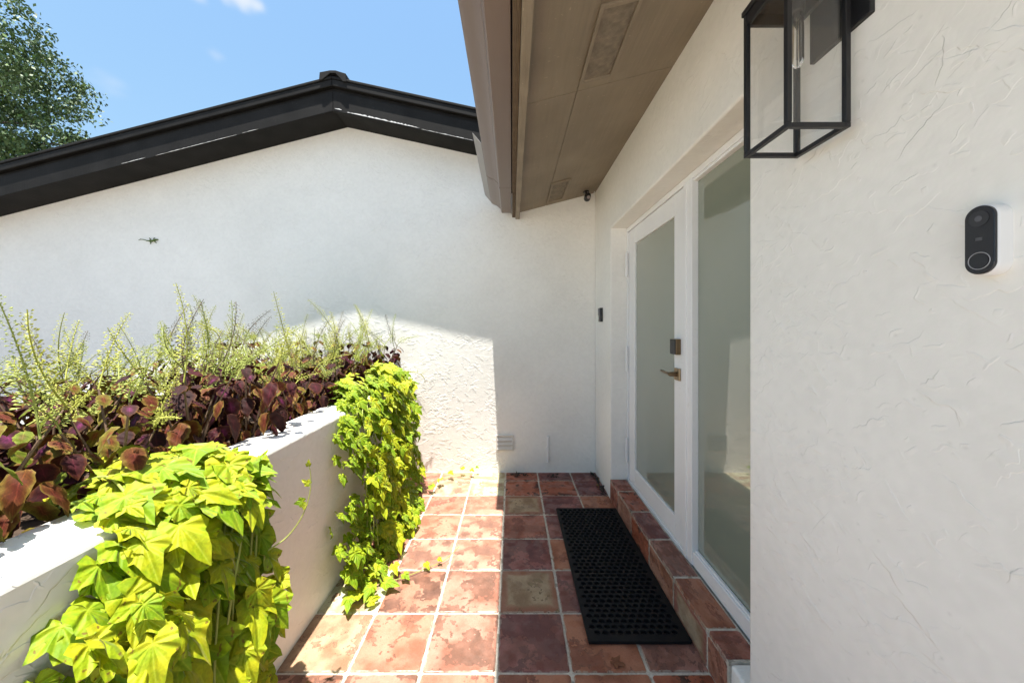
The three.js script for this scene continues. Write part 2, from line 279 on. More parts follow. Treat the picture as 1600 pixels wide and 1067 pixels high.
// ---------------------------------------------------------------- gabled wing that closes the patio
const AX = -1.66, SL = 0.257, SR = 0.218, eaveY = x => 3.48 - (x < AX ? (AX - x) * SL : (x - AX) * SR);
const gable = thing('gabled_wing', 'white stucco wing with black gable roof edge closing off the patio', 'building', [-2.9, 0, -3.72]);
{
  const L = -8, Rr = 1.3;
  part(gable, 'wall', prismZ([[L, -0.08], [Rr, -0.08], [Rr, eaveY(Rr) + 0.05], [AX, 3.53], [L, eaveY(L) + 0.05]], -3.82, -3.62), stucco);
  const band = (xa, xb, lo, hi, z0, z1, b = 0.004) => prismZ([[xa, eaveY(xa) + lo], [xb, eaveY(xb) + lo], [xb, eaveY(xb) + hi], [xa, eaveY(xa) + hi]], z0, z1, b);
  const RE = 0.45;
  for (const [xa, xb] of [[L, AX - 0.001], [AX + 0.001, RE]]) {
    part(gable, 'soffit', band(xa, xb, 0.002, 0.022, -3.618, -3.352, 0), fasciaMat);
    part(gable, 'fascia_board', band(xa, xb, -0.012, 0.172, -3.350, -3.318), fasciaMat);
    part(gable, 'sub_fascia', band(xa, xb, 0.174, 0.206, -3.60, -3.338, 0), fasciaMat);
    part(gable, 'drip_edge', band(xa, xb, 0.207, 0.268, -3.62, -3.296, 0.008), fasciaMat);
    part(gable, 'roof_slope', band(xa, xb, 0.270, 0.295, -9.5, -3.29, 0.006), roofMat);
  }
  // bent cap tile over the end of the ridge, more of them running back
  for (let k = 0; k < 8; k++) {
    const z = -3.70 - k * 0.4, y = 3.764, w = 0.122, pts = [];
    for (const [dx, dy] of [[-w, -0.035], [-w * 0.95, 0.036], [-0.02, 0.054], [0.03, 0.053], [w, 0.024], [w * 1.05, -0.05], [w * 0.8, -0.05], [0.03, 0.026], [-0.02, 0.026], [-w * 0.78, -0.035]]) pts.push([AX + 0.012 + dx, y + dy]);
    part(gable, 'ridge_cap', prismZ(pts, z, z + 0.42 - (k ? 0.02 : 0), 0.004), roofMat);
  }
  // flaked paint along the lower edge of the fascia
  const R = rng(61);
  const scuff = (xa, xb, thick, off) => { const up = [], dn = []; const n = Math.ceil((xb - xa) / 0.016); for (let i = 0; i <= n; i++) { const x = xa + (xb - xa) * i / n, q = Math.abs(Math.sin(Math.PI * i / n)); const t = 0.72 * thick * (0.12 + R() * 0.9) * Math.pow(q, 0.35); up.push([x, eaveY(x) + off + t]); dn.push([x, eaveY(x) + off - t * 0.3 * R()]); } part(gable, 'paint_scuff', prismZ([...dn, ...up.reverse()], -3.3178, -3.3158), chipMat); };
  scuff(-1.53, -0.86, 0.018, 0.002); scuff(-0.84, -0.36, 0.008, -0.004); scuff(-1.645, -1.575, 0.014, 0.012); scuff(-3.3, -2.55, 0.005, -0.005); scuff(-2.5, -2.35, 0.004, -0.003); scuff(-3.62, -3.4, 0.006, 0.0);
}

// ---------------------------------------------------------------- entry house: right-hand wall, eave, door
const house = thing('entry_house', 'white stucco house front with brown eave, frosted glass door and sidelight', 'building', [0.94, 0, -1.8]);
const WX = 0.84, ZF = -3.05, ZN = -1.27, LY = 2.305;
{
  const o = [[1.3, -0.08], [1.3, 2.95], [-3.616, 2.95], [-3.616, -0.08], [ZF, -0.08], [ZF, LY], [ZN, LY], [ZN, -0.08]];
  part(house, 'wall', prismX(o.reverse(), WX, WX + 0.24, 0.012), stuccoEntry);
  part(house, 'stucco_patch', box(WX + 0.002, WX + 0.14, -0.07, 0.166, -1.382, ZN - 0.001, 0.012), stucco);
  // sloped soffit in separate sheets, butted with open joints
  const sy = x => 2.82 - 0.26 * (WX - x);
  const sheet = (xa, xb, z0, z1, nm = 'soffit_panel') => part(house, nm, prismZ([[xa, sy(xa)], [xb, sy(xb)], [xb, sy(xb) + 0.018], [xa, sy(xa) + 0.018]], z0, z1, 0.0015), soffitMat);
  const zs = [-3.615, -1.865, 0.575, 1.3];
  for (let i = 0; i < 3; i++) { sheet(0.078, 0.3365, zs[i] + 0.002, zs[i + 1] - 0.002); sheet(0.3395, WX - 0.001, zs[i] + 0.002, zs[i + 1] - 0.002); }
  part(house, 'roof_deck', prismZ([[-0.055, 2.805], [5.5, 2.805 + 5.555 * 0.26], [5.5, 2.86 + 5.555 * 0.26], [-0.055, 2.86]], -4.6, 1.5), roofMat);
  part(house, 'trim_board', box(0.034, 0.076, 2.552, 2.80, -3.612, 1.5, 0.003), trimMat);
  part(house, 'fascia_board', box(0.002, 0.033, 2.566, 2.80, -3.6, 1.5, 0.003), roughTrimMat);
  // eave gutter, a bent sheet with an open top
  const prof = [[-0.006, 2.715], [-0.006, 2.592], [-0.098, 2.590], [-0.104, 2.596], [-0.112, 2.628], [-0.150, 2.662], [-0.186, 2.676], [-0.204, 2.690], [-0.206, 2.712], [-0.194, 2.714]];
  const inn = prof.map(([x, y], i) => [x + (i < 1 ? -0.003 : i < 2 ? -0.003 : i < 4 ? 0.001 : 0.003), y + (i >= 1 && i <= 3 ? 0.003 : i > 3 ? 0.0025 : 0)]).reverse();
  const gut = part(house, 'gutter', toCreasedNormals(prismZ([...prof, ...inn], -3.53, 1.5), 0.5), gutterMat);
  part(gut, 'end_cap', prismZ([[-0.008, 2.713], ...prof.slice(1, 9).map(([x, y]) => [x, y])], -3.534, -3.531), gutterMat);
  part(gut, 'splash_guard', prismZ([[-0.206, 2.705], [-0.209, 2.704], [-0.268, 2.775], [-0.266, 2.777]], -3.55, -2.42), flashMat);
  part(gut, 'seam_band', prismZ([...prof.slice(1, 9).map(([x, y]) => [x - 0.0015, y - 0.0015]), ...prof.slice(1, 9).reverse()], -2.93, -2.9), gutterMat);
  // screened vents let into the soffit
  const screenTex = dtex(128, 128, (i, j) => { const v = (i % 4 < 2) !== (j % 4 < 2) ? 138 : 104; const n = fbm(i / 128 * 6, j / 128 * 6, 6, 12, 4); return [v * (0.8 + n * 0.4), v * 0.91 * (0.8 + n * 0.4), v * 0.79 * (0.8 + n * 0.4)]; }, true);
  const screenMat = mat({ map: scaleUV(screenTex, 0.12), bumpMap: scaleUV(screenTex, 0.12), bumpScale: 0.001, roughness: 0.9 });
  for (const [z0, z1] of [[-1.80, -1.36], [-3.505, -3.045]]) {
    const v = new THREE.Group(); v.name = 'soffit_vent'; house.add(v);
    const xa = 0.337, xb = 0.505, f = 0.017;
    const bar = (a, b, c, d, nm, t, m) => part(v, nm, prismZ([[a, sy(a) - t], [b, sy(b) - t], [b, sy(b) - 0.0008], [a, sy(a) - 0.0008]], c, d, nm === 'screen' ? 0 : 0.002), m);
    bar(xa, xa + f, z0, z1, 'frame_strip', 0.013, trimMat); bar(xb - f, xb, z0, z1, 'frame_strip', 0.013, trimMat);
    bar(xa + f, xb - f, z0, z0 + f, 'frame_strip', 0.0125, trimMat); bar(xa + f, xb - f, z1 - f, z1, 'frame_strip', 0.0125, trimMat);
    bar(xa + f, xb - f, z0 + f, z1 - f, 'screen', 0.003, screenMat);
  }
  // door frame
  const FX = 0.975, TR = 0.176;
  const frame = new THREE.Group(); frame.name = 'door_frame'; house.add(frame);
  part(frame, 'head', box(FX, 1.06, 2.268, LY - 0.002, ZF + 0.002, ZN - 0.002, 0.004), whitePaint);
  part(frame, 'jamb', box(FX, 1.06, TR, 2.267, ZF + 0.001, -3.016, 0.004), whitePaint);
  part(frame, 'mullion', box(FX - 0.004, 1.06, TR + 0.001, 2.267, -2.028, -1.934, 0.004), whitePaint);
  part(frame, 'mullion_bead', box(FX - 0.008, FX - 0.003, TR + 0.002, 2.266, -2.022, -1.99, 0.002), whitePaint);
  part(frame, 'threshold', box(FX + 0.004, 1.06, TR - 0.03, TR + 0.012, -3.015, -2.03, 0.004), whitePaint);
  // door leaf
  const door = new THREE.Group(); door.name = 'door'; house.add(door);
  const dz0 = -3.012, dz1 = -2.034, gz0 = -2.872, gz1 = -2.172, gy0 = 0.325, gy1 = 2.135, DX = 0.984;
  part(door, 'stile', box(DX, 1.03, 0.19, 2.264, dz0, gz0, 0.004), whitePaint);
  part(door, 'stile', box(DX, 1.03, 0.19, 2.264, gz1, dz1, 0.004), whitePaint);
  part(door, 'rail', box(DX + 0.0008, 1.03, gy1, 2.264, gz0, gz1, 0.004), whitePaint);
  part(door, 'rail', box(DX + 0.0008, 1.03, 0.19, gy0, gz0, gz1, 0.004), whitePaint);
  part(door, 'glass_pane', box(DX + 0.014, DX + 0.024, gy0 + 0.001, gy1 - 0.001, gz0 + 0.001, gz1 - 0.001, 0), frosted);
  for (const y of [1.99, 1.20, 0.43]) {
    const cyl = (y0, y1, r) => { const g = new THREE.CylinderGeometry(r, r, y1 - y0, 14); g.translate(FX - 0.010, (y0 + y1) / 2, -3.014); return g; };
    part(door, 'hinge', mergeGeometries([cyl(y - 0.1, y - 0.036, 0.011), cyl(y - 0.034, y + 0.034, 0.011), cyl(y + 0.036, y + 0.1, 0.011), cyl(y - 0.105, y + 0.105, 0.007)]), whitePaint);
  }
  const brass = mat({ color: lin(0.36, 0.27, 0.17), roughness: 0.34, metalness: 0.9 }), bronze = mat({ color: lin(0.20, 0.14, 0.08), roughness: 0.3, metalness: 0.9 });
  const hz = -2.118, hy = 1.185;
  part(door, 'handle_plate', box(DX - 0.012, DX + 0.001, hy - 0.036, hy + 0.036, hz - 0.034, hz + 0.034, 0.004), brass);
  {
    const c = new THREE.CylinderGeometry(0.013, 0.015, 0.042, 18); c.rotateZ(Math.PI / 2); c.translate(DX - 0.032, hy, hz);
    const lev = box(DX - 0.064, DX - 0.044, hy - 0.008, hy + 0.010, hz - 0.132, hz + 0.014, 0.007);
    const p = lev.attributes.position; for (let i = 0; i < p.count; i++) { const t = (hz - p.getZ(i)) / 0.132; p.setY(i, hy + (p.getY(i) - hy) * (1 - 0.35 * Math.max(0, t)) + 0.006 * Math.max(0, t)); p.setX(i, p.getX(i) + 0.008 * t * t); } lev.computeVertexNormals();
    part(door, 'lever_hub', c, bronze); part(door, 'lever', lev, bronze);
  }
  part(door, 'lock_body', box(DX - 0.030, DX + 0.001, 1.302, 1.394, hz - 0.034, hz + 0.034, 0.004), bronze);
  part(door, 'keypad', box(DX - 0.036, DX - 0.029, 1.304, 1.392, hz - 0.033, hz + 0.033, 0.003), blackPlastic);
  // sidelight
  const side = new THREE.Group(); side.name = 'sidelight'; house.add(side);
  part(side, 'frame_rail', box(FX + 0.002, 1.06, TR, 0.252, -1.933, ZN - 0.002, 0.004), whitePaint);
  part(side, 'frame_rail', box(FX + 0.002, 1.06, 2.25, 2.267, -1.933, ZN - 0.002, 0.004), whitePaint);
  part(side, 'frame_stile', box(FX + 0.004, 1.06, 0.253, 2.249, -1.325, ZN - 0.002, 0.004), whitePaint);
  part(side, 'glazing_bead', box(FX + 0.012, FX + 0.028, 0.2525, 0.262, -1.932, -1.326, 0.003), whitePaint);
  part(side, 'glass_pane', box(FX + 0.030, FX + 0.040, 0.2525, 2.2495, -1.932, -1.326, 0), frosted);
  part(house, 'room_lining', box(1.075, 1.085, 0.0, 2.6, -3.3, -1.0, 0), whitePaint);
}

// door step: clay treads and risers in grout
{
  const step = thing('door_step', 'low door step faced with worn red clay tiles below the glass door', 'step', [0.9, 0, -2.2]);
  part(step, 'grout', box(WX - 0.0035, 0.974, -0.06, 0.1705, ZF + 0.002, -1.383, 0), groutMat);
  const Z = [3.045, 2.82, 2.509, 2.18, 1.85, 1.53, 1.386], R = rng(77);
  for (let i = 0; i < 6; i++) {
    const zc = -(Z[i] + Z[i + 1]) / 2, len = Z[i] - Z[i + 1] - 0.012, col = ['red', 'stain', 'red', 'red', 'red', 'red'][i];
    const t = local(step, 'tread_tile', tileGeo(0.132, len, 0.016, 0.004, i % 2 ? 0 : 2, 300 + i), tileMats[col][(i * 3) % tileMats[col].length]);
    t.position.set(WX + 0.061 - 0.9, 0.1725 + R() * 0.0015, zc + 2.2); t.rotation.y = (R() - 0.5) * 0.01;
    const rc = ['red', 'salmon', 'stain', 'salmon', 'olive', 'salmon'][i];
    const r = local(step, 'riser_tile', tileGeo(0.148, len + 0.002, 0.016, 0.003, i % 4, 320 + i), tileMats[rc][i % tileMats[rc].length]);
    r.rotation.z = Math.PI / 2; r.position.set(WX - 0.0065 - 0.9, 0.079, zc + 2.2);
  }
}

// ---------------------------------------------------------------- planter
const planter = thing('planter', 'low white stucco planter wall with broad sunlit top beside the patio', 'planter', [-1.9, 0, -1.6]);
part(planter, 'wall', prismX([[-3.616, -0.07], [-0.3, -0.07], [-0.3, 0.952], [-3.616, 0.952]], -1.225, -1.0, 0.016), stuccoPlanter);
part(planter, 'back_wall', box(-2.95, -2.75, -0.07, 0.80, -3.616, -0.3, 0.01), stuccoPlanter);
part(planter, 'end_wall', box(-2.749, -1.226, -0.07, 0.80, -0.5, -0.302, 0.01), stuccoPlanter);
{
  const g = new THREE.PlaneGeometry(1.522, 3.11, 60, 120); g.rotateX(-Math.PI / 2); g.translate(-1.988, 0.8, -2.06);
  const p = g.attributes.position; for (let i = 0; i < p.count; i++) p.setY(i, 0.80 + 0.07 * fbm(p.getX(i) * 5 + 30, p.getZ(i) * 5 + 30, 512, 3, 4)); g.computeVertexNormals();
  const st = dtex(256, 256, (i, j) => { const n = fbm(i / 256 * 30, j / 256 * 30, 30, 5, 4); const v = 40 + n * 50; return [v, v * 0.78, v * 0.6]; }, true);
  part(planter, 'soil', uvBox(g), mat({ map: scaleUV(st, 0.6), roughness: 1 }));
}

// ---------------------------------------------------------------- leaves
const UP = new THREE.Vector3(0, 1, 0);
function leafMatrix(pos, tip, nor, size) {
  const y = tip.clone().normalize(), z = nor.clone().addScaledVector(y, -nor.dot(y)).normalize(), x = y.clone().cross(z);
  return new THREE.Matrix4().makeBasis(x, y, z).scale(new THREE.Vector3(size, size, size)).setPosition(pos);
}
function vineLeaf(lobe, fold, droop, seed) {     // spade leaf with pointed side lobes, stalk at the origin, tip along +y, face +z
  const R = rng(seed), A = [0, 13, 27, 40, 55, 66, 80, 100, 125, 152, 172], rad = [1, 0.80, 0.60, 0.52, 0.56 + 0.1 * lobe, 0.60 + 0.17 * lobe, 0.52 + 0.03 * lobe, 0.46, 0.44, 0.36, 0.14];
  const out = []; for (let i = 0; i < A.length; i++) out.push([A[i], rad[i] * (1 + (R() - 0.5) * 0.08)]);
  const all = [...out.slice().reverse().map(([a, r]) => [-a, r]), ...out.slice(1)];
  const P = [0, 0, 0], UV = [0.5, 0.3], I = [], n = all.length;
  for (const k of [0.5, 1]) for (const [a, r0] of all) {
    const r = r0 * k, x = Math.sin(a * Math.PI / 180) * r, y = Math.cos(a * Math.PI / 180) * r;
    const wave = 0.06 * Math.sin(a * 0.11 + seed) * k;
    P.push(x * 0.84, y, fold * Math.abs(x) - droop * (x * x + y * y) + wave); UV.push(0.5 + x * 0.6, 0.3 + y * 0.65);
  }
  for (let i = 0; i + 1 < n; i++) { I.push(0, 1 + i + 1, 1 + i); I.push(1 + i, 1 + i + 1, 1 + n + i, 1 + i + 1, 1 + n + i + 1, 1 + n + i); }
  const g = new THREE.BufferGeometry(); g.setAttribute('position', new THREE.Float32BufferAttribute(P, 3)); g.setAttribute('uv', new THREE.Float32BufferAttribute(UV, 2)); g.setIndex(I.map((v, i) => v)); g.computeVertexNormals(); return g;
}
const vineTex = [[170, 175, 16], [148, 165, 15], [180, 180, 24]].map((b, s) => dtex(128, 128, (i, j) => {
  const u = i / 128 - 0.5, v = j / 128 - 0.3; const n = fbm(i / 128 * 5, j / 128 * 5, 512, 200 + s, 4);
  let vein = Math.exp(-Math.pow(u / 0.008, 2)); for (const a of [0.5, 0.95, 1.5]) vein = Math.max(vein, v > -0.4 ? Math.exp(-Math.pow((Math.abs(u) * Math.cos(a) - v * Math.sin(a)) / 0.007, 2)) * (v * Math.cos(a) + Math.abs(u) * Math.sin(a) > 0 ? 0.8 : 0) : 0);
  let c = mixc(b, [b[0] * 0.8, b[1] * 0.92, b[2] * 0.7], sstep(0.35, 0.7, n)); c = mixc(c, [176, 186, 70], vein * 0.55); const sp = fbm(i / 128 * 14, j / 128 * 14, 512, 210 + s, 3), rr = Math.hypot(u * 1.2, v - 0.15); if (sp > 0.76 && rr > 0.3) c = mixc(c, [120, 92, 34], 0.8); const q = 0.94 + 0.12 * vnoise(i / 128 * 60, j / 128 * 60, 512, 220); return [c[0] * q, c[1] * q, c[2] * q];
}, true, false));
const vineBump = dtex(128, 128, (i, j) => {      // sunk veins, puckered blade between them
  const u = Math.abs(i / 128 - 0.5), v = j / 128 - 0.3; let d = u; for (const a of [0.5, 0.95, 1.5]) { const t = v * Math.cos(a) + u * Math.sin(a); if (t > 0) d = Math.min(d, Math.abs(u * Math.cos(a) - v * Math.sin(a))); }
  const q = 150 * sstep(0, 0.06, d) + 90 * fbm(i / 128 * 9, j / 128 * 9, 512, 230, 3); return [q, q, q];
}, false, false);
const vineMats = vineTex.map(t => new THREE.MeshPhysicalMaterial({ map: t, bumpMap: vineBump, bumpScale: 0.006, roughness: 0.62, specularIntensity: 0.5, transmission: 0.3, thickness: 0, side: THREE.DoubleSide, sheen: 0 }));
const vineStemMat = mat({ color: lin(0.30, 0.34, 0.07), roughness: 0.6 });
const vineGeos = [vineLeaf(0.7, 0.18, 0.34, 1), vineLeaf(0.25, 0.10, 0.45, 2), vineLeaf(1.0, 0.24, 0.22, 3), vineLeaf(0.0, 0.06, 0.36, 4)];
function vine(label, path, zlo, zhi, count, sizes, seed, depth, base, runners, extra) {
  const t = thing('sweet_potato_vine', label, 'vine', base, null), R = rng(seed);
  const c = new THREE.CatmullRomCurve3(path.map(([x, y]) => new THREE.Vector3(x, y, 0))), list = [];
  for (let i = 0; i < count; i++) {
    const s = Math.pow(R(), 0.9), p = c.getPointAt(s), tg = c.getTangentAt(s), n = new THREE.Vector3(-tg.y, tg.x, 0);
    if (n.x + n.y < 0) n.negate();
    const lo = zlo(s), hi = zhi(s); let q = R(), dz = lo + (hi - lo) * q;
    const edge = Math.abs(Math.sin(Math.PI * q));
    const in_ = -depth * Math.pow(R(), 1.6) + 0.09 * (fbm(dz * 6 + 10, s * 6 + 10, 512, seed, 2) - 0.5) * 2 - 0.07 * (1 - Math.pow(edge, 0.5));
    const pos = p.clone().addScaledVector(n, in_); pos.z = -dz; pos.x = Math.max(pos.x, pos.y < 0.95 ? -0.975 : -9); pos.y = Math.max(pos.y, 0.03);
    const fan = (q - 0.5) * 0.9;
    const az = (R() - 0.5) * 2.6 - fan * 0.8;
    const tip = tg.clone().multiplyScalar(0.35 + R() * 0.75).add(new THREE.Vector3(Math.cos(az) * 0.8, 0.15 - R() * 0.7, -Math.sin(az) * 0.9));
    const nor = n.clone().multiplyScalar(0.3).add(new THREE.Vector3(0.1 + (R() - 0.5) * 1.1, 0.9, 0.25 + (R() - 0.5) * 1.1));
    const size = (sizes[0] + (sizes[1] - sizes[0]) * R()) * (0.8 + 0.3 * edge);
    list.push({ M: leafMatrix(pos, tip, nor, size), g: Math.floor(R() * 4), m: Math.floor(R() * 3), d: in_ });
  }
  for (const e of extra || []) list.push({ M: leafMatrix(new THREE.Vector3(...e[0]), new THREE.Vector3(...e[1]), new THREE.Vector3(...e[2]), e[3]), g: Math.floor(R() * 4), m: Math.floor(R() * 3), d: 1 });
  list.sort((a, b) => b.d - a.d);
  const inv = new THREE.Matrix4().makeTranslation(-base[0], -base[1], -base[2]), rest = [];
  list.forEach((l, i) => {
    const M = inv.clone().multiply(l.M);
    if (i < 300) { const m = local(t, i ? `leaf_${String(i).padStart(3, '0')}` : 'leaf', vineGeos[l.g], vineMats[l.m]); M.decompose(m.position, m.quaternion, m.scale); }
    else rest.push(vineGeos[l.g].clone().applyMatrix4(M));
  });
  if (rest.length) local(t, 'inner_leaves', mergeGeometries(rest), vineMats[1]).userData.kind = 'stuff';
  for (let k = 0; k < 9; k++) {
    const pts = []; const z0 = R(), off = 0.03 + R() * 0.06; for (let i = 0; i <= 8; i++) { const s = i / 8 * (0.7 + 0.3 * R()), p = c.getPointAt(Math.min(1, s)), tg = c.getTangentAt(Math.min(1, s)); pts.push([Math.max(p.x - off + R() * 0.03, p.y < 0.93 ? -0.985 : -9), Math.max(0.012, p.y - 0.03), -(zlo(s) + (zhi(s) - zlo(s)) * (0.12 + 0.76 * z0)) + (R() - 0.5) * 0.06]); }
    part(t, 'stem', tube(pts, 0.0035, 30, 6), vineStemMat);
  }
  for (const r of runners) part(t, 'runner', tube(r, 0.0032, 30, 6, u => 1 - 0.55 * u), vineStemMat);
  return t;
}
vine('large leaved lime green vine spilling over the planter wall and hanging to the floor',
  [[-1.30, 1.00], [-1.15, 1.06], [-0.98, 1.03], [-0.87, 0.88], [-0.83, 0.65], [-0.82, 0.4], [-0.80, 0.12]],
  s => 0.94 - 0.38 * sstep(0.1, 0.8, s), s => 1.40 - 0.08 * sstep(0.2, 0.6, s), 620, [0.058, 0.135], 41, 0.12, [-0.95, 0, -1.1],
  [[[-0.88, 0.66, -1.28], [-0.84, 0.68, -1.33], [-0.80, 0.74, -1.36], [-0.78, 0.82, -1.38], [-0.78, 0.90, -1.385], [-0.785, 0.935, -1.38]]],
  [[[-0.795, 0.80, -1.36], [-1, -0.2, 0.3], [0.4, 0.3, 1], 0.035], [[-0.785, 0.86, -1.38], [-0.8, 0.5, 0.2], [0.3, 0.3, 1], 0.03], [[-0.785, 0.93, -1.38], [0.1, 1, 0.1], [0.5, 0.2, 1], 0.022], [[-0.79, 0.78, -1.355], [0.6, 0.6, 0], [0, 0.4, 1], 0.02]]);
const R9 = rng(9), onFloor = [];
for (const [x, z, s] of [[-0.52, 2.16, 0.045], [-0.45, 2.2, 0.03], [-0.62, 2.06, 0.05], [-0.70, 1.98, 0.08], [-0.76, 1.93, 0.085], [-0.82, 1.9, 0.09], [-0.86, 2.0, 0.09], [-0.78, 2.06, 0.08], [-0.70, 2.12, 0.07], [-0.60, 3.45, 0.06], [-0.48, 3.52, 0.05], [-0.40, 3.5, 0.05], [-0.34, 3.56, 0.035], [-0.66, 3.3, 0.07], [-0.7, 3.15, 0.07], [-0.84, 1.84, 0.07], [-0.74, 1.86, 0.06]])
  onFloor.push([[x, 0.03 + R9() * 0.05, -z], [R9() - 0.4, -0.1 + R9() * 0.2, R9() * 1.2 - 0.4], [R9() - 0.5, 1, 0.5 + R9() * 0.4], s]);
vine('lime green vine with small leaves draped over the planter end by the far wall',
  [[-1.30, 1.02], [-1.15, 1.12], [-0.98, 1.05], [-0.88, 0.82], [-0.83, 0.5], [-0.80, 0.22], [-0.72, 0.04]],
  s => 2.36 - 0.44 * sstep(0.14, 0.42, s) - 0.05 * Math.sin(s * 9), s => 3.5 - 0.3 * s, 980, [0.055, 0.10], 43, 0.11, [-0.95, 0, -2.6],
  [[[-0.82, 0.02, -2.0], [-0.66, 0.014, -2.06], [-0.52, 0.014, -2.15], [-0.42, 0.02, -2.22], [-0.34, 0.05, -2.31]], [[-0.78, 0.02, -3.3], [-0.6, 0.014, -3.46], [-0.45, 0.014, -3.52], [-0.3, 0.014, -3.56]]], onFloor);

// ---------------------------------------------------------------- coleus with flower spikes
function coleusLeaf(w, fold, droop, seed) {
  const P = [], UV = [], I = [], rows = 9, cols = [-1, -0.55, 0, 0.55, 1];
  for (let i = 0; i <= rows; i++) { const v = i / rows; const hw = w * Math.pow(Math.sin(Math.PI * Math.pow(v * 0.97 + 0.03, 0.72)), 0.8) * (i % 2 ? 1.07 : 0.95);
    for (const c of cols) { const x = c * hw; P.push(x, v + (Math.abs(c) === 1 && i % 2 ? 0.02 : 0), fold * Math.abs(x) - droop * v * v - 0.25 * x * x + 0.028 * Math.sin(v * 17 + c * 4 + seed * 2)); UV.push(c * 0.5 + 0.5, v); } }
  for (let i = 0; i < rows; i++) for (let j = 0; j < 4; j++) { const a = i * 5 + j; I.push(a, a + 1, a + 5, a + 1, a + 6, a + 5); }
  const g = new THREE.BufferGeometry(); g.setAttribute('position', new THREE.Float32BufferAttribute(P, 3)); g.setAttribute('uv', new THREE.Float32BufferAttribute(UV, 2)); g.setIndex(I); g.computeVertexNormals(); return g;
}
const coleusTex = [[[58, 18, 19], [86, 42, 22], [70, 19, 30]], [[100, 58, 26], [122, 98, 38], [92, 38, 26]], [[45, 17, 15], [68, 32, 18], [52, 17, 18]], [[116, 98, 36], [124, 120, 44], [104, 54, 28]], [[56, 17, 20], [78, 44, 22], [94, 30, 70]], [[104, 118, 26], [122, 132, 38], [98, 84, 30]]].map(([a, b, c], s) => dtex(96, 96, (i, j) => {
  const u = Math.abs(i / 95 - 0.5) * 2, v = j / 95, n = fbm(i / 96 * 6, j / 96 * 6, 512, 300 + s, 4);
  const e = Math.max(u, Math.abs(v - 0.45) * 1.75) + (n - 0.5) * 0.35;
  let k = mixc(a, b, sstep(0.62, 0.92, e)); k = mixc(k, c, (1 - sstep(0.1, 0.55, e)) * 0.9);
  const rib = Math.max(Math.exp(-Math.pow(u / 0.05, 2)), Math.exp(-Math.pow((((v * 6 - u * 1.6) % 1 + 1) % 1 - 0.5) / 0.07, 2)) * 0.55);
  k = mixc(k, [k[0] * 1.35 + 18, k[1] * 1.3 + 14, k[2] * 1.3 + 16], rib * 0.6); if (u > 0.96) k = mixc(k, [150, 130, 70], 0.4);
  const f = 0.79 + 0.2 * vnoise(i / 96 * 40, j / 96 * 40, 512, 320 + s); return [k[0] * f, k[1] * f, k[2] * f];
}, true, false));
const coleusMats = coleusTex.map(t => new THREE.MeshPhysicalMaterial({ map: t, roughness: 0.7, specularIntensity: 0.35, transmission: 0.12, thickness: 0, side: THREE.DoubleSide }));
const coleusGeos = [coleusLeaf(0.40, 0.12, 0.25, 1), coleusLeaf(0.36, 0.2, 0.38, 2), coleusLeaf(0.43, 0.05, 0.15, 3), coleusLeaf(0.33, 0.35, 0.5, 4), coleusLeaf(0.38, -0.12, 0.3, 5)];
const coleusStem = mat({ color: lin(0.16, 0.10, 0.06), roughness: 0.7 });
const spikeMat = [mat({ color: lin(0.36, 0.37, 0.06), roughness: 0.7 }), mat({ color: lin(0.27, 0.31, 0.06), roughness: 0.7 }), mat({ color: lin(0.16, 0.13, 0.07), roughness: 0.7 })];
// a flower spike: thin stalk with whorls of small hooked seed cups
function spikeGeo(len, lean, seed) {
  const R = rng(seed), bend = [Math.cos(seed) * lean, Math.sin(seed * 1.7) * lean];
  const at = t => new THREE.Vector3(bend[0] * t * t * len, t * len * (1 - 0.1 * lean), bend[1] * t * t * len);
  const pts = []; for (let i = 0; i <= 6; i++) pts.push(at(i / 6).toArray());
  const geos = [tube(pts, 0.0024, 14, 5, u => 1 - 0.6 * u)], P = [], N = [];
  const whorls = Math.round(len / 0.014);
  for (let k = 0; k < whorls; k++) {
    const t = 0.22 + 0.78 * k / whorls, o = at(t), L = 0.022 * (1.15 - 0.8 * t) * (0.6 + R() * 0.9), n = 6, a0 = R() * 6;
    for (let i = 0; i < n; i++) {
      const a = a0 + i / n * 6.283, d = new THREE.Vector3(Math.cos(a), 0.35, Math.sin(a)), s = new THREE.Vector3(-Math.sin(a), 0, Math.cos(a));
      const b0 = o.clone(), m = o.clone().addScaledVector(d, L * 0.6), e = o.clone().addScaledVector(d, L).add(new THREE.Vector3(0, -L * 0.15, 0)), w = 0.0011;
      const cup = (0.0018 + 0.0014 * R()) * (1.2 - 0.6 * t);
      const tri = (p, q, r) => { P.push(...p.toArray(), ...q.toArray(), ...r.toArray()); };
      tri(b0.clone().addScaledVector(s, -w), b0.clone().addScaledVector(s, w), m);
      const c1 = e.clone().addScaledVector(s, cup), c2 = e.clone().addScaledVector(s, -cup), c3 = e.clone().add(new THREE.Vector3(0, cup * 1.6, 0)), c4 = e.clone().addScaledVector(d, cup * 1.5);
      tri(m, c1, c3); tri(m, c3, c2); tri(c1, c4, c3); tri(c3, c4, c2); tri(m, c2, c1);
    }
  }
  const g = new THREE.BufferGeometry(); g.setAttribute('position', new THREE.Float32BufferAttribute(P, 3)); g.setAttribute('uv', new THREE.Float32BufferAttribute(new Float32Array(P.length / 3 * 2), 2)); g.computeVertexNormals();
  return mergeGeometries([geos[0].toNonIndexed(), g]);
}
const spikeGeos = []; for (let k = 0; k < 8; k++) spikeGeos.push(spikeGeo([0.11, 0.14, 0.16, 0.15, 0.18, 0.13, 0.22, 0.28][k], [0.8, 0.5, 0.7, 1.0, 0.5, 1.2, 0.4, 0.3][k], 60 + k));
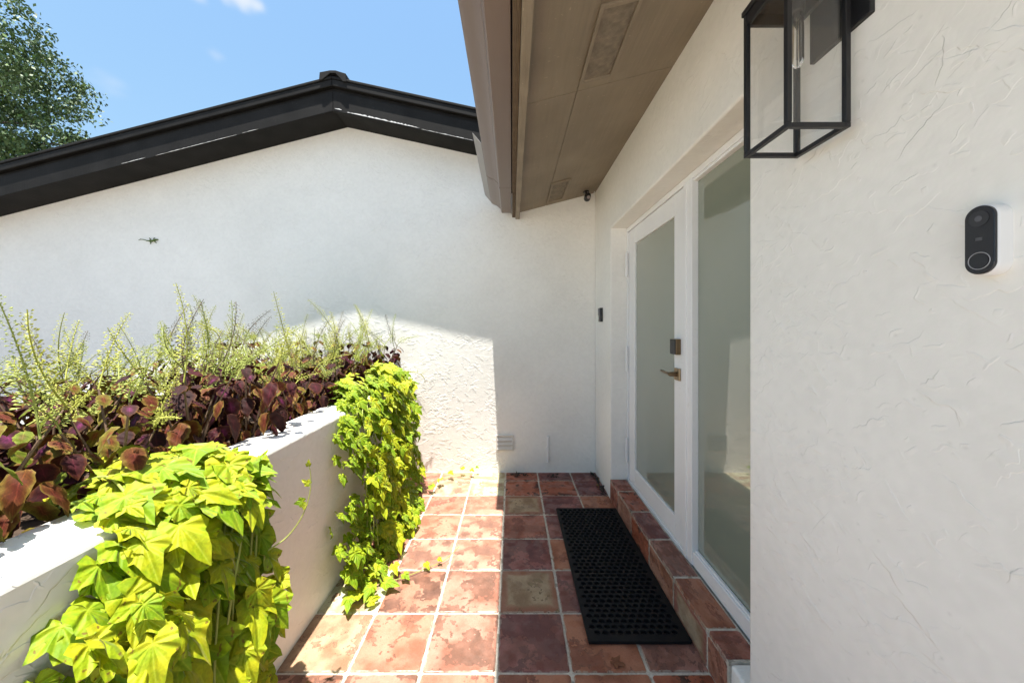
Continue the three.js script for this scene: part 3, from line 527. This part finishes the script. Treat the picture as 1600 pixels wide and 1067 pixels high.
function coleus(seed, tone) {
  const g = new THREE.Group(), R = rng(seed), leaf = [];
  const stems = 6 + Math.floor(R() * 3);
  for (let s = 0; s < stems; s++) {
    const a = s / stems * 6.283 + R() * 0.6, sp = s === 0 ? 0.02 : 0.08 + R() * 0.10, h = 0.26 + R() * 0.15 - sp * 0.25;
    const top = new THREE.Vector3(Math.cos(a) * sp, h, Math.sin(a) * sp);
    local(g, 'stem', tube([[0, -0.03, 0], [top.x * 0.4, h * 0.5, top.z * 0.4], top.toArray()], 0.0045, 8, 6, u => 1 - 0.4 * u), coleusStem);
    for (let k = 0; k < 5; k++) {
      const t = 1 - k * 0.145, p = new THREE.Vector3(top.x * (0.4 + 0.6 * t), h * t, top.z * (0.4 + 0.6 * t));
      for (const q of [0, 1]) {
        const b = a + k * 1.57 + q * Math.PI + (R() - 0.5) * 0.7, dr = 0.15 + 0.2 * k + R() * 0.7;
        const tip = new THREE.Vector3(Math.cos(b), -dr, Math.sin(b)), nor = new THREE.Vector3(Math.cos(b) * 0.5, 1, Math.sin(b) * 0.5);
        const size = (k === 0 ? 0.045 : 0.044 + R() * 0.042) * (0.9 + R() * 0.2);
        const m = local(g, 'leaf', coleusGeos[Math.floor(R() * 5)], coleusMats[tone[Math.floor(R() * tone.length)]]);
        leafMatrix(p.clone().addScaledVector(tip, 0.018), tip, nor, size).decompose(m.position, m.quaternion, m.scale);
      }
    }
    for (let e = 0; e < (R() < 0.5 ? 2 : 1); e++) if (R() < 0.85) { const m = local(g, 'flower_spike', spikeGeos[Math.floor(R() * 8)], spikeMat[R() < 0.55 ? 0 : R() < 0.7 ? 1 : 2]); m.position.copy(top); m.rotation.set((R() - 0.5) * 1.4, R() * 6.28, (R() - 0.5) * 1.4); }
  }
  return g;
}
{
  const protos = [coleus(1001, [0, 2, 4, 1, 1, 3]), coleus(1002, [0, 2, 2, 4, 1, 1]), coleus(1003, [1, 3, 1, 0, 5, 3]), coleus(1004, [0, 4, 2, 1, 3, 5])];
  const lab = ['maroon and bronze leaved coleus', 'dark chocolate maroon coleus', 'golden bronze leaved coleus', 'coleus of mixed purple, maroon and golden leaves'];
  const R = rng(2024);
  for (let z = 0.62, r = 0; z < 3.5; z += 0.285, r++) for (let c = 0; c < 4; c++) {
    const x = -1.30 - c * 0.36 + (R() - 0.5) * 0.12, zz = z + (R() - 0.5) * 0.14;
    const k = zz < 1.15 ? (R() < 0.6 ? 2 : 3) : c === 0 ? (R() < 0.55 ? 1 : R() < 0.5 ? 0 : 3) : Math.floor(R() * 4);
    const o = protos[k].clone(); o.name = numbered('coleus_plant'); o.position.set(x, 0.835, -zz); o.rotation.y = R() * 6.28; const s = 1.02 + R() * 0.22 + 0.04 * (zz - 1.2) + (zz < 1.1 ? 0.1 : 0); o.scale.set(s, s * (0.84 + R() * 0.42), s);
    const where = c === 0 ? ' along the planter wall top' : zz > 2.9 ? ' deep in the planter against the gable wall' : ' in the middle of the planter bed';
    tag(o, lab[k] + where, 'plant', ['maroon bronze coleus', 'chocolate coleus', 'golden coleus', 'mixed coleus'][k] + where); scene.add(o);
  }
  // one long stalk that leans out over the planter end and nods towards the wall
  const s = thing('flower_stalk', 'single bent yellow flower stalk leaning out over the planter end at the wall', 'stalk', [-1.05, 0.95, -3.42]);
  part(s, 'stalk', tube([[-1.12, 0.95, -3.4], [-1.03, 1.02, -3.43], [-0.93, 1.03, -3.46], [-0.86, 0.98, -3.48], [-0.845, 0.92, -3.49]], 0.004, 26, 6, u => 1 - 0.5 * u), spikeMat[0]);
  const R2 = rng(5); const c = new THREE.CatmullRomCurve3([[-1.12, 0.95, -3.4], [-1.03, 1.02, -3.43], [-0.93, 1.03, -3.46], [-0.86, 0.98, -3.48], [-0.845, 0.92, -3.49]].map(v => new THREE.Vector3(...v)));
  for (let k = 0; k < 7; k++) { const q = local(s, 'flower_spike', spikeGeos[k % 3], spikeMat[k % 2]); q.position.copy(c.getPointAt(0.25 + 0.1 * k)).sub(s.position); q.scale.setScalar(0.35); q.rotation.set((R2() - 0.5) * 2.4, R2() * 6, (R2() - 0.5) * 2.4); }
}

// ---------------------------------------------------------------- tree behind the roof
{
  const base = [-15.1, -0.08, -9.6], t = thing('shade_tree', 'tall leafy green tree rising behind the black roof edge', 'tree', base), R = rng(808);
  const bark = mat({ color: lin(0.11, 0.09, 0.07), roughness: 0.95, bumpMap: scaleUV(woodBump, 0.5), bumpScale: 0.02 });
  const C = [-15.0, 8.0, -9.6], tips = [];
  part(t, 'trunk', tube([[base[0], base[1], base[2]], [-15.0, 2, -9.6], [-15.15, 4.2, -9.55], [-15.0, 5.8, -9.6], [-15.0, 7.4, -9.6]], 0.26, 30, 10, u => 1.15 - 0.85 * u), bark);
  for (let k = 0; k < 30; k++) {
    const a = k * 2.4, y0 = 4.0 + (k / 30) * 4.2, l = 1.3 + R() * 1.0, up = 0.3 + R() * 1.0;
    const e = [base[0] + Math.cos(a) * l, y0 + up, base[2] + Math.sin(a) * l];
    part(t, 'limb', tube([[-15.03, y0 - 0.3, -9.6], [-15.03 + Math.cos(a) * l * 0.5, y0 + up * 0.35, -9.6 + Math.sin(a) * l * 0.5], e], 0.055, 10, 6, u => 1.2 - u), bark);
    for (let q = 0; q < 7; q++) { const f = 0.45 + 0.6 * R(); tips.push([-15.03 + (e[0] + 15.03) * f + (R() - 0.5) * 0.9, y0 + up * f + (R() - 0.4) * 0.9, -9.6 + (e[2] + 9.6) * f + (R() - 0.5) * 0.9]); }
  }
  for (let k = 0; k < 330; k++) { const v = new THREE.Vector3(R() - 0.5, R() - 0.5, R() - 0.5).normalize().multiplyScalar(0.55 + 0.5 * R()); tips.push([C[0] + v.x * 2.5, 7.6 + v.y * 3.2, C[2] + v.z * 2.5]); }
  const P = [], CO = []; const tmp = new THREE.Vector3();
  for (const tp of tips) {
    const r = 0.26 + R() * 0.26, n = 70 + Math.floor(R() * 45);
    for (let i = 0; i < n; i++) {
      tmp.set(R() - 0.5, R() - 0.5, R() - 0.5).normalize().multiplyScalar(r * Math.pow(R(), 0.5)); tmp.y *= 0.75;
      const p = new THREE.Vector3(tp[0] + tmp.x, tp[1] + tmp.y, tp[2] + tmp.z), L = 0.075 + R() * 0.07;
      const d = new THREE.Vector3(R() - 0.5, -0.35 + (R() - 0.5) * 0.7, R() - 0.5).normalize(), nn = new THREE.Vector3((R() - 0.5) * 1.3, 0.8, (R() - 0.5) * 1.3), s = d.clone().cross(nn).normalize().multiplyScalar(L * 0.26);
      const a = p, b = p.clone().addScaledVector(d, L * 0.45).add(s), c = p.clone().addScaledVector(d, L), e = p.clone().addScaledVector(d, L * 0.45).sub(s);
      P.push(...a.toArray(), ...b.toArray(), ...c.toArray(), ...a.toArray(), ...c.toArray(), ...e.toArray());
      const v = 0.75 + R() * 0.6, y = R() < 0.08 ? 1.7 : 1; for (let q = 0; q < 6; q++) CO.push(0.055 * v * y, 0.10 * v * y, 0.028 * v);
    }
  }
  const g = new THREE.BufferGeometry(); g.setAttribute('position', new THREE.Float32BufferAttribute(P, 3)); g.setAttribute('color', new THREE.Float32BufferAttribute(CO, 3)); g.computeVertexNormals();
  part(t, 'crown', g, mat({ vertexColors: true, roughness: 0.6, side: THREE.DoubleSide }));
}

// ---------------------------------------------------------------- wall lantern
{
  const x0 = 0.662, x1 = 0.816, z0 = -1.024, z1 = -0.861, y0 = 1.943, y1 = 2.345, b = 0.0125;
  const t = thing('wall_lantern', 'black metal box lantern with clear glass panes on the white wall', 'lantern', [0.83, 2.0, -0.94]);
  for (const x of [x0, x1 - b]) for (const z of [z0, z1 - b]) part(t, 'corner_bar', box(x, x + b, y0 + b, y1, z, z + b, 0.0015), blackMetal);
  for (const x of [x0, x1 - b]) part(t, 'bottom_bar', box(x, x + b, y0, y0 + b - 0.0005, z0, z1, 0.0015), blackMetal);
  for (const z of [z0, z1 - b]) part(t, 'bottom_bar', box(x0 + b + 0.0005, x1 - b - 0.0005, y0, y0 + b - 0.0005, z, z + b, 0.0015), blackMetal);
  part(t, 'roof_plate', box(x0 - 0.004, x1 + 0.004, y1 + 0.001, y1 + 0.016, z0 - 0.004, z1 + 0.004, 0.002), blackMetal);
  part(t, 'top_band', mergeGeometries([box(x0 + b, x1 - b, y1 - 0.03, y1, z0 + 0.002, z0 + 0.012, 0), box(x0 + b, x1 - b, y1 - 0.03, y1, z1 - 0.012, z1 - 0.002, 0), box(x0 + 0.002, x0 + 0.012, y1 - 0.03, y1, z0 + b, z1 - b, 0), box(x1 - 0.012, x1 - 0.002, y1 - 0.03, y1, z0 + b, z1 - b, 0)]), blackMetal);
  const m = 0.0075;
  for (const x of [x0 + m, x1 - m]) part(t, 'glass_pane', box(x - 0.0012, x + 0.0012, y0 + b, y1 - 0.03, z0 + b, z1 - b, 0), clearGlass);
  for (const z of [z0 + m, z1 - m]) part(t, 'glass_pane', box(x0 + b, x1 - b, y0 + b, y1 - 0.03, z - 0.0012, z + 0.0012, 0), clearGlass);
  part(t, 'back_plate', box(0.828, WX + 0.002, 2.19, 2.44, -0.997, -0.828, 0.003), blackMetal);
  part(t, 'arm', box(x1 + 0.0045, 0.8285, 2.335, 2.365, -0.955, -0.915, 0.002), blackMetal);
  const cx = (x0 + x1) / 2 + 0.012, cz = (z0 + z1) / 2;
  const sock = new THREE.LatheGeometry([[0, 2.36], [0.016, 2.36], [0.017, 2.29], [0.013, 2.285], [0, 2.285]].map(p => new THREE.Vector2(...p)), 20); sock.translate(cx, 0, cz); part(t, 'socket', sock, blackMetal);
  const bulb = part(t, 'bulb', (() => { const g = new THREE.LatheGeometry([[0.011, 2.285], [0.0135, 2.27], [0.0145, 2.24], [0.0145, 2.165], [0.012, 2.152], [0.006, 2.145], [0.0001, 2.143]].map(p => new THREE.Vector2(...p)), 20); g.translate(cx, 0, cz); return g; })(), new THREE.MeshPhysicalMaterial({ color: 0xffffff, roughness: 0.02, transmission: 1, thickness: 0.01, ior: 1.3 }));
  part(bulb, 'filament', mergeGeometries([-1, 1].map(s => tube([[cx + s * 0.004, 2.28, cz], [cx + s * 0.005, 2.22, cz + 0.002], [cx + s * 0.003, 2.165, cz]], 0.0007, 10, 5))), mat({ color: lin(0.35, 0.28, 0.2), roughness: 0.4, metalness: 0.6 }));
}
// ---------------------------------------------------------------- video doorbell, wall sensor, soffit camera
{
  const pill = (w, h, d, bev, x1, y, z) => { const s = new THREE.Shape(), r = w / 2 - bev, k = h / 2 - w / 2; s.absarc(0, k, r, 0, Math.PI); s.absarc(0, -k, r, Math.PI, 2 * Math.PI); const g = new THREE.ExtrudeGeometry(s, { depth: d - 2 * bev, bevelThickness: bev, bevelSize: bev, bevelSegments: 4, curveSegments: 20 }); g.translate(0, 0, bev); g.rotateY(-Math.PI / 2); g.translate(x1, y, z); return g; };
  const y = 1.612, z = -0.622, t = thing('video_doorbell', 'white and black pill shaped video doorbell on the white wall', 'doorbell', [WX, y, z]);
  part(t, 'base', pill(0.045, 0.124, 0.027, 0.004, WX + 0.003, y, z), whitePlastic);
  part(t, 'face', pill(0.0405, 0.1185, 0.006, 0.0015, WX - 0.0225, y, z), blackPlastic);
  const disc = (r, h, x, yy, m, n) => { const g = new THREE.CylinderGeometry(r, r, h, 28); g.rotateZ(Math.PI / 2); g.translate(x, yy, z); return part(t, n, g, m); };
  disc(0.0135, 0.0015, WX - 0.0288, y + 0.037, mat({ color: lin(0.02, 0.02, 0.024), roughness: 0.15 }), 'camera_window');
  disc(0.005, 0.002, WX - 0.0292, y + 0.037, mat({ color: lin(0.08, 0.08, 0.09), roughness: 0.1 }), 'lens');
  const ring = new THREE.TorusGeometry(0.0145, 0.0007, 8, 40); ring.rotateY(Math.PI / 2); ring.translate(WX - 0.0286, y - 0.036, z); part(t, 'button_ring', ring, mat({ color: lin(0.35, 0.35, 0.36), roughness: 0.3 }));
  disc(0.0128, 0.0014, WX - 0.0288, y - 0.036, blackPlastic, 'button');
  part(t, 'sensor_slot', box(WX - 0.0292, WX - 0.0284, y - 0.0008, y + 0.0045, z - 0.0045, z + 0.0045, 0), mat({ color: lin(0.07, 0.07, 0.075), roughness: 0.3 }));

  const s = thing('wall_keypad', 'small black wall reader between the corner and the door recess', 'keypad', [WX, 1.58, -3.34]);
  part(s, 'body', box(WX - 0.026, WX + 0.003, 1.515, 1.645, -3.375, -3.305, 0.006), blackPlastic);
  part(s, 'cover', box(WX - 0.031, WX - 0.025, 1.575, 1.64, -3.371, -3.309, 0.003), mat({ color: lin(0.06, 0.06, 0.065), roughness: 0.3 }));
  part(s, 'button', (() => { const g = new THREE.CylinderGeometry(0.012, 0.012, 0.004, 20); g.rotateZ(Math.PI / 2); g.translate(WX - 0.028, 1.545, -3.34); return g; })(), mat({ color: lin(0.2, 0.2, 0.21), roughness: 0.3 }));

  const c = thing('security_camera', 'small black security camera under the brown soffit in the corner', 'camera', [0.72, 2.78, -3.48]);
  part(c, 'mount', (() => { const g = new THREE.CylinderGeometry(0.028, 0.03, 0.016, 20); g.translate(0.72, 2.778, -3.48); return g; })(), blackPlastic);
  part(c, 'neck', tube([[0.72, 2.775, -3.48], [0.722, 2.75, -3.475], [0.724, 2.735, -3.465]], 0.008, 8, 8), blackPlastic);
  const bd = new THREE.CapsuleGeometry(0.031, 0.035, 8, 20); bd.rotateX(Math.PI / 2 - 0.35); bd.translate(0.726, 2.715, -3.445); const body = part(c, 'body', bd, blackPlastic);
  const ls = new THREE.CylinderGeometry(0.016, 0.016, 0.012, 20); ls.rotateX(Math.PI / 2 + 0.35); ls.translate(0.726, 2.698, -3.399); part(body, 'lens', ls, mat({ color: lin(0.25, 0.2, 0.19), roughness: 0.2 }));
  part(c, 'cable', tube([[0.745, 2.73, -3.47], [0.78, 2.735, -3.5], [0.80, 2.77, -3.52], [0.815, 2.80, -3.53]], 0.0035, 14, 6), whitePlastic);
}
// ---------------------------------------------------------------- vent grille and pipe stub on the far wall
{
  const t = thing('wall_vent', 'square white louvred vent low on the far wall', 'vent', [-0.07, 0.30, -3.62]);
  const vx0 = -0.162, vx1 = 0.018, vy0 = 0.222, vy1 = 0.38, zb = -3.617, f = 0.014, vm = mat({ color: lin(0.70, 0.67, 0.62), roughness: 0.55 });
  part(t, 'back', box(vx0 + 0.002, vx1 - 0.002, vy0 + 0.002, vy1 - 0.002, zb - 0.006, zb + 0.003, 0), vm);
  for (const [a, b, c, d] of [[vx0, vx0 + f, vy0, vy1], [vx1 - f, vx1, vy0, vy1], [vx0 + f, vx1 - f, vy0, vy0 + f], [vx0 + f, vx1 - f, vy1 - f, vy1]]) part(t, 'frame_strip', box(a, b, c, d, zb, zb + 0.016, 0.003), vm);
  for (let k = 0; k < 3; k++) { const g = box(vx0 + f, vx1 - f, -0.002, 0.002, -0.026, 0.026, 0.001); g.rotateX(1.05); g.translate(0, vy0 + f + 0.027 + k * 0.042, zb + 0.0095); part(t, 'louvre', g, vm); }
  const p = thing('pipe_stub', 'short thin white pipe fixed upright on the far wall', 'pipe', [0.362, 0.12, -3.60]);
  const c = new THREE.CylinderGeometry(0.0125, 0.0125, 0.245, 16); c.translate(0.362, 0.236, -3.594); part(p, 'pipe', c, whitePlastic);
  part(p, 'clip', box(0.347, 0.377, 0.232, 0.248, -3.621, -3.6, 0.003), whitePlastic);
  part(p, 'cap', (() => { const g = new THREE.CylinderGeometry(0.0145, 0.0145, 0.016, 16); g.translate(0.362, 0.364, -3.594); return g; })(), whitePlastic);
}
// ---------------------------------------------------------------- rubber mat
{
  const x0 = 0.352, x1 = 0.83, z0 = -2.865, z1 = -1.645, t = thing('door_mat', 'black rubber mat with rows of round holes in front of the step', 'mat', [(x0 + x1) / 2, 0, (z0 + z1) / 2]);
  const rubber = new THREE.MeshPhysicalMaterial({ color: lin(0.008, 0.008, 0.009), roughness: 0.6, specularIntensity: 0.35 }), wetRubber = mat({ color: lin(0.02, 0.02, 0.022), roughness: 0.22 });
  const s = new THREE.Shape(); const r = 0.006; s.moveTo(x0 + r, z0); s.lineTo(x1 - r, z0); s.lineTo(x1, z0 + r); s.lineTo(x1, z1 - r); s.lineTo(x1 - r, z1); s.lineTo(x0 + r, z1); s.lineTo(x0, z1 - r); s.lineTo(x0, z0 + r);
  const studs = [], px = 0.0365, pz = 0.0325; let row = 0;
  for (let z = z0 + 0.034; z < z1 - 0.025; z += pz, row++) for (let x = x0 + 0.034 + (row % 2 ? px / 2 : 0); x < x1 - 0.026; x += px) {
    const h = new THREE.Path(); h.absellipse(x, z, 0.0142, 0.0128, 0, Math.PI * 2, true); s.holes.push(h);
    const g = new THREE.SphereGeometry(0.0062, 7, 4, 0, 6.2832, 0, 1.5708); g.scale(1, 1.0, 1); g.translate(x, 0.0065, z); studs.push(g);
  }
  const g = new THREE.ExtrudeGeometry(s, { depth: 0.010, bevelThickness: 0.002, bevelSize: 0.002, bevelOffset: -0.002, bevelSegments: 2, curveSegments: 7 });
  g.rotateX(Math.PI / 2); g.translate(0, 0.0185, 0); part(t, 'grid', g, rubber);
  part(t, 'backing', box(x0 + 0.004, x1 - 0.004, 0.0035, 0.0068, z0 + 0.004, z1 - 0.004, 0), rubber);
  part(t, 'studs', mergeGeometries(studs), wetRubber).userData.kind = 'stuff';
}
// ---------------------------------------------------------------- small green lizard on the wall
{
  const base = [-3.666, 2.335, -3.612], t = new THREE.Group(); t.name = 'lizard'; t.position.set(...base); scene.add(t);
  tag(t, 'small dark green lizard clinging to the white gable wall', 'lizard');
  const mc = new MarchingCubes(96, mat({ color: 0xffffff }), false, false, 60000);
  const S = 0.12; // half size in metres
  const bones = [[[0.092, 0.014, 0], 0.0052, [0.074, 0.012, 0.001], 0.0078], [[0.074, 0.012, 0.001], 0.0078, [0.06, 0.007, 0], 0.0062], [[0.06, 0.007, 0], 0.0075, [0.035, 0.0, 0.001], 0.0095], [[0.035, 0, 0.001], 0.0095, [0.012, 0, 0], 0.0065],
    [[0.012, 0, 0], 0.006, [-0.02, 0.003, -0.002], 0.0042], [[-0.02, 0.003, -0.002], 0.0042, [-0.055, 0.014, -0.003], 0.0032], [[-0.055, 0.014, -0.003], 0.0032, [-0.085, 0.018, -0.003], 0.0028], [[-0.085, 0.018, -0.003], 0.0028, [-0.105, 0.009, -0.003], 0.0024],
    [[0.056, 0.005, 0], 0.004, [0.066, -0.014, 0.001], 0.0034], [[0.066, -0.014, 0.001], 0.0034, [0.076, -0.02, -0.003], 0.0028], [[0.056, 0.008, 0], 0.004, [0.05, 0.024, 0.001], 0.0034], [[0.05, 0.024, 0.001], 0.0034, [0.06, 0.031, -0.003], 0.0028],
    [[0.014, 0.002, 0], 0.0045, [0.016, 0.022, 0.001], 0.0036], [[0.016, 0.022, 0.001], 0.0036, [0.003, 0.031, -0.003], 0.0028], [[0.014, -0.002, 0], 0.0045, [0.022, -0.02, 0.001], 0.0036], [[0.022, -0.02, 0.001], 0.0036, [0.012, -0.03, -0.003], 0.0028]];
  const N = 96, f = mc.field, A = new THREE.Vector3(), B = new THREE.Vector3(), Q = new THREE.Vector3();
  for (let k = 0; k < N; k++) for (let j = 0; j < N; j++) for (let i = 0; i < N; i++) {
    Q.set(i / N * 2 - 1, j / N * 2 - 1, k / N * 2 - 1).multiplyScalar(S); let d = 0;
    if (Math.abs(Q.z) > 0.02 || Math.abs(Q.y) > 0.05) { f[k * N * N + j * N + i] = -1; continue; }
    for (const [a, ra, b, rb] of bones) { A.set(...a); B.set(...b).sub(A); const q = Q.clone().sub(A); const h = Math.min(1, Math.max(0, q.dot(B) / B.lengthSq())); const e = q.addScaledVector(B, -h).length() - (ra + (rb - ra) * h); d += Math.exp(-e * 700); }
    f[k * N * N + j * N + i] = Math.log(d) / 700 * 100;
  }
  mc.isolation = 0; mc.update();
  const n = mc.count, g = new THREE.BufferGeometry(); g.setAttribute('position', new THREE.BufferAttribute(mc.positionArray.slice(0, n * 3).map(v => v * S), 3)); g.setAttribute('normal', new THREE.BufferAttribute(mc.normalArray.slice(0, n * 3), 3));
  local(t, 'body', g, mat({ color: lin(0.07, 0.12, 0.02), roughness: 0.6 }));
}
// ---------------------------------------------------------------- fallen bits on the floor
{
  const dry = mat({ color: lin(0.17, 0.06, 0.025), roughness: 0.8, side: THREE.DoubleSide }), dark = mat({ color: lin(0.03, 0.022, 0.016), roughness: 0.9, side: THREE.DoubleSide });
  const o = new THREE.Mesh(vineLeaf(1.6, 0.1, -0.08, 9), dry); o.name = 'fallen_leaf'; tag(o, 'dry curled brown leaf on a red tile beside the black mat', 'leaf'); leafMatrix(new THREE.Vector3(0.445, 0.006, -1.56), new THREE.Vector3(1, 0.02, 0.5), UP, 0.05).decompose(o.position, o.quaternion, o.scale); o.castShadow = true; scene.add(o);
  const R = rng(33), t = thing('leaf_litter', 'dark dead leaves and twig gathered along the wall foot by the corner', 'leaves', [0.8, 0, -3.3]);
  for (let k = 0; k < 22; k++) { const m = local(t, 'dead_leaf', vineGeos[k % 4], k === 20 ? vineMats[1] : k % 4 ? dark : dry); leafMatrix(new THREE.Vector3((R() - 0.6) * 0.05 , 0.010 + R() * 0.012, -0.28 + R() * 0.5), new THREE.Vector3(R() - 0.5, 0.15, R() - 0.5), new THREE.Vector3((R() - 0.5) * 0.8, 1, (R() - 0.5) * 0.8), 0.018 + R() * 0.022).decompose(m.position, m.quaternion, m.scale); }
  part(t, 'twig', tube([[0.80, 0.012, -3.58], [0.815, 0.014, -3.45], [0.80, 0.02, -3.3], [0.82, 0.012, -3.12]], 0.005, 20, 6), dark);
  for (const [x, z, n] of [[0.05, -3.55, 10], [0.40, -3.52, 6]]) {
    const q = thing('leaf_litter', n > 8 ? 'black crumbled leaf debris at the foot of the far wall near the vent' : 'small black debris below the white pipe', 'leaves', [x, 0, z]);
    for (let k = 0; k < n * 3; k++) { const m = local(q, 'dead_leaf', vineGeos[k % 4], dark); leafMatrix(new THREE.Vector3((R() - 0.5) * 0.02 * n, 0.006 + R() * 0.006, (R() - 0.5) * 0.07), new THREE.Vector3(R() - 0.5, 0.05, R() - 0.5), new THREE.Vector3((R() - 0.5) * 0.4, 1, (R() - 0.5) * 0.4), 0.010 + R() * 0.018).decompose(m.position, m.quaternion, m.scale); }
  }
}
scene.traverse(o => { if (o.isMesh) { o.castShadow = true; o.receiveShadow = true; } });
renderer.render(scene, camera);
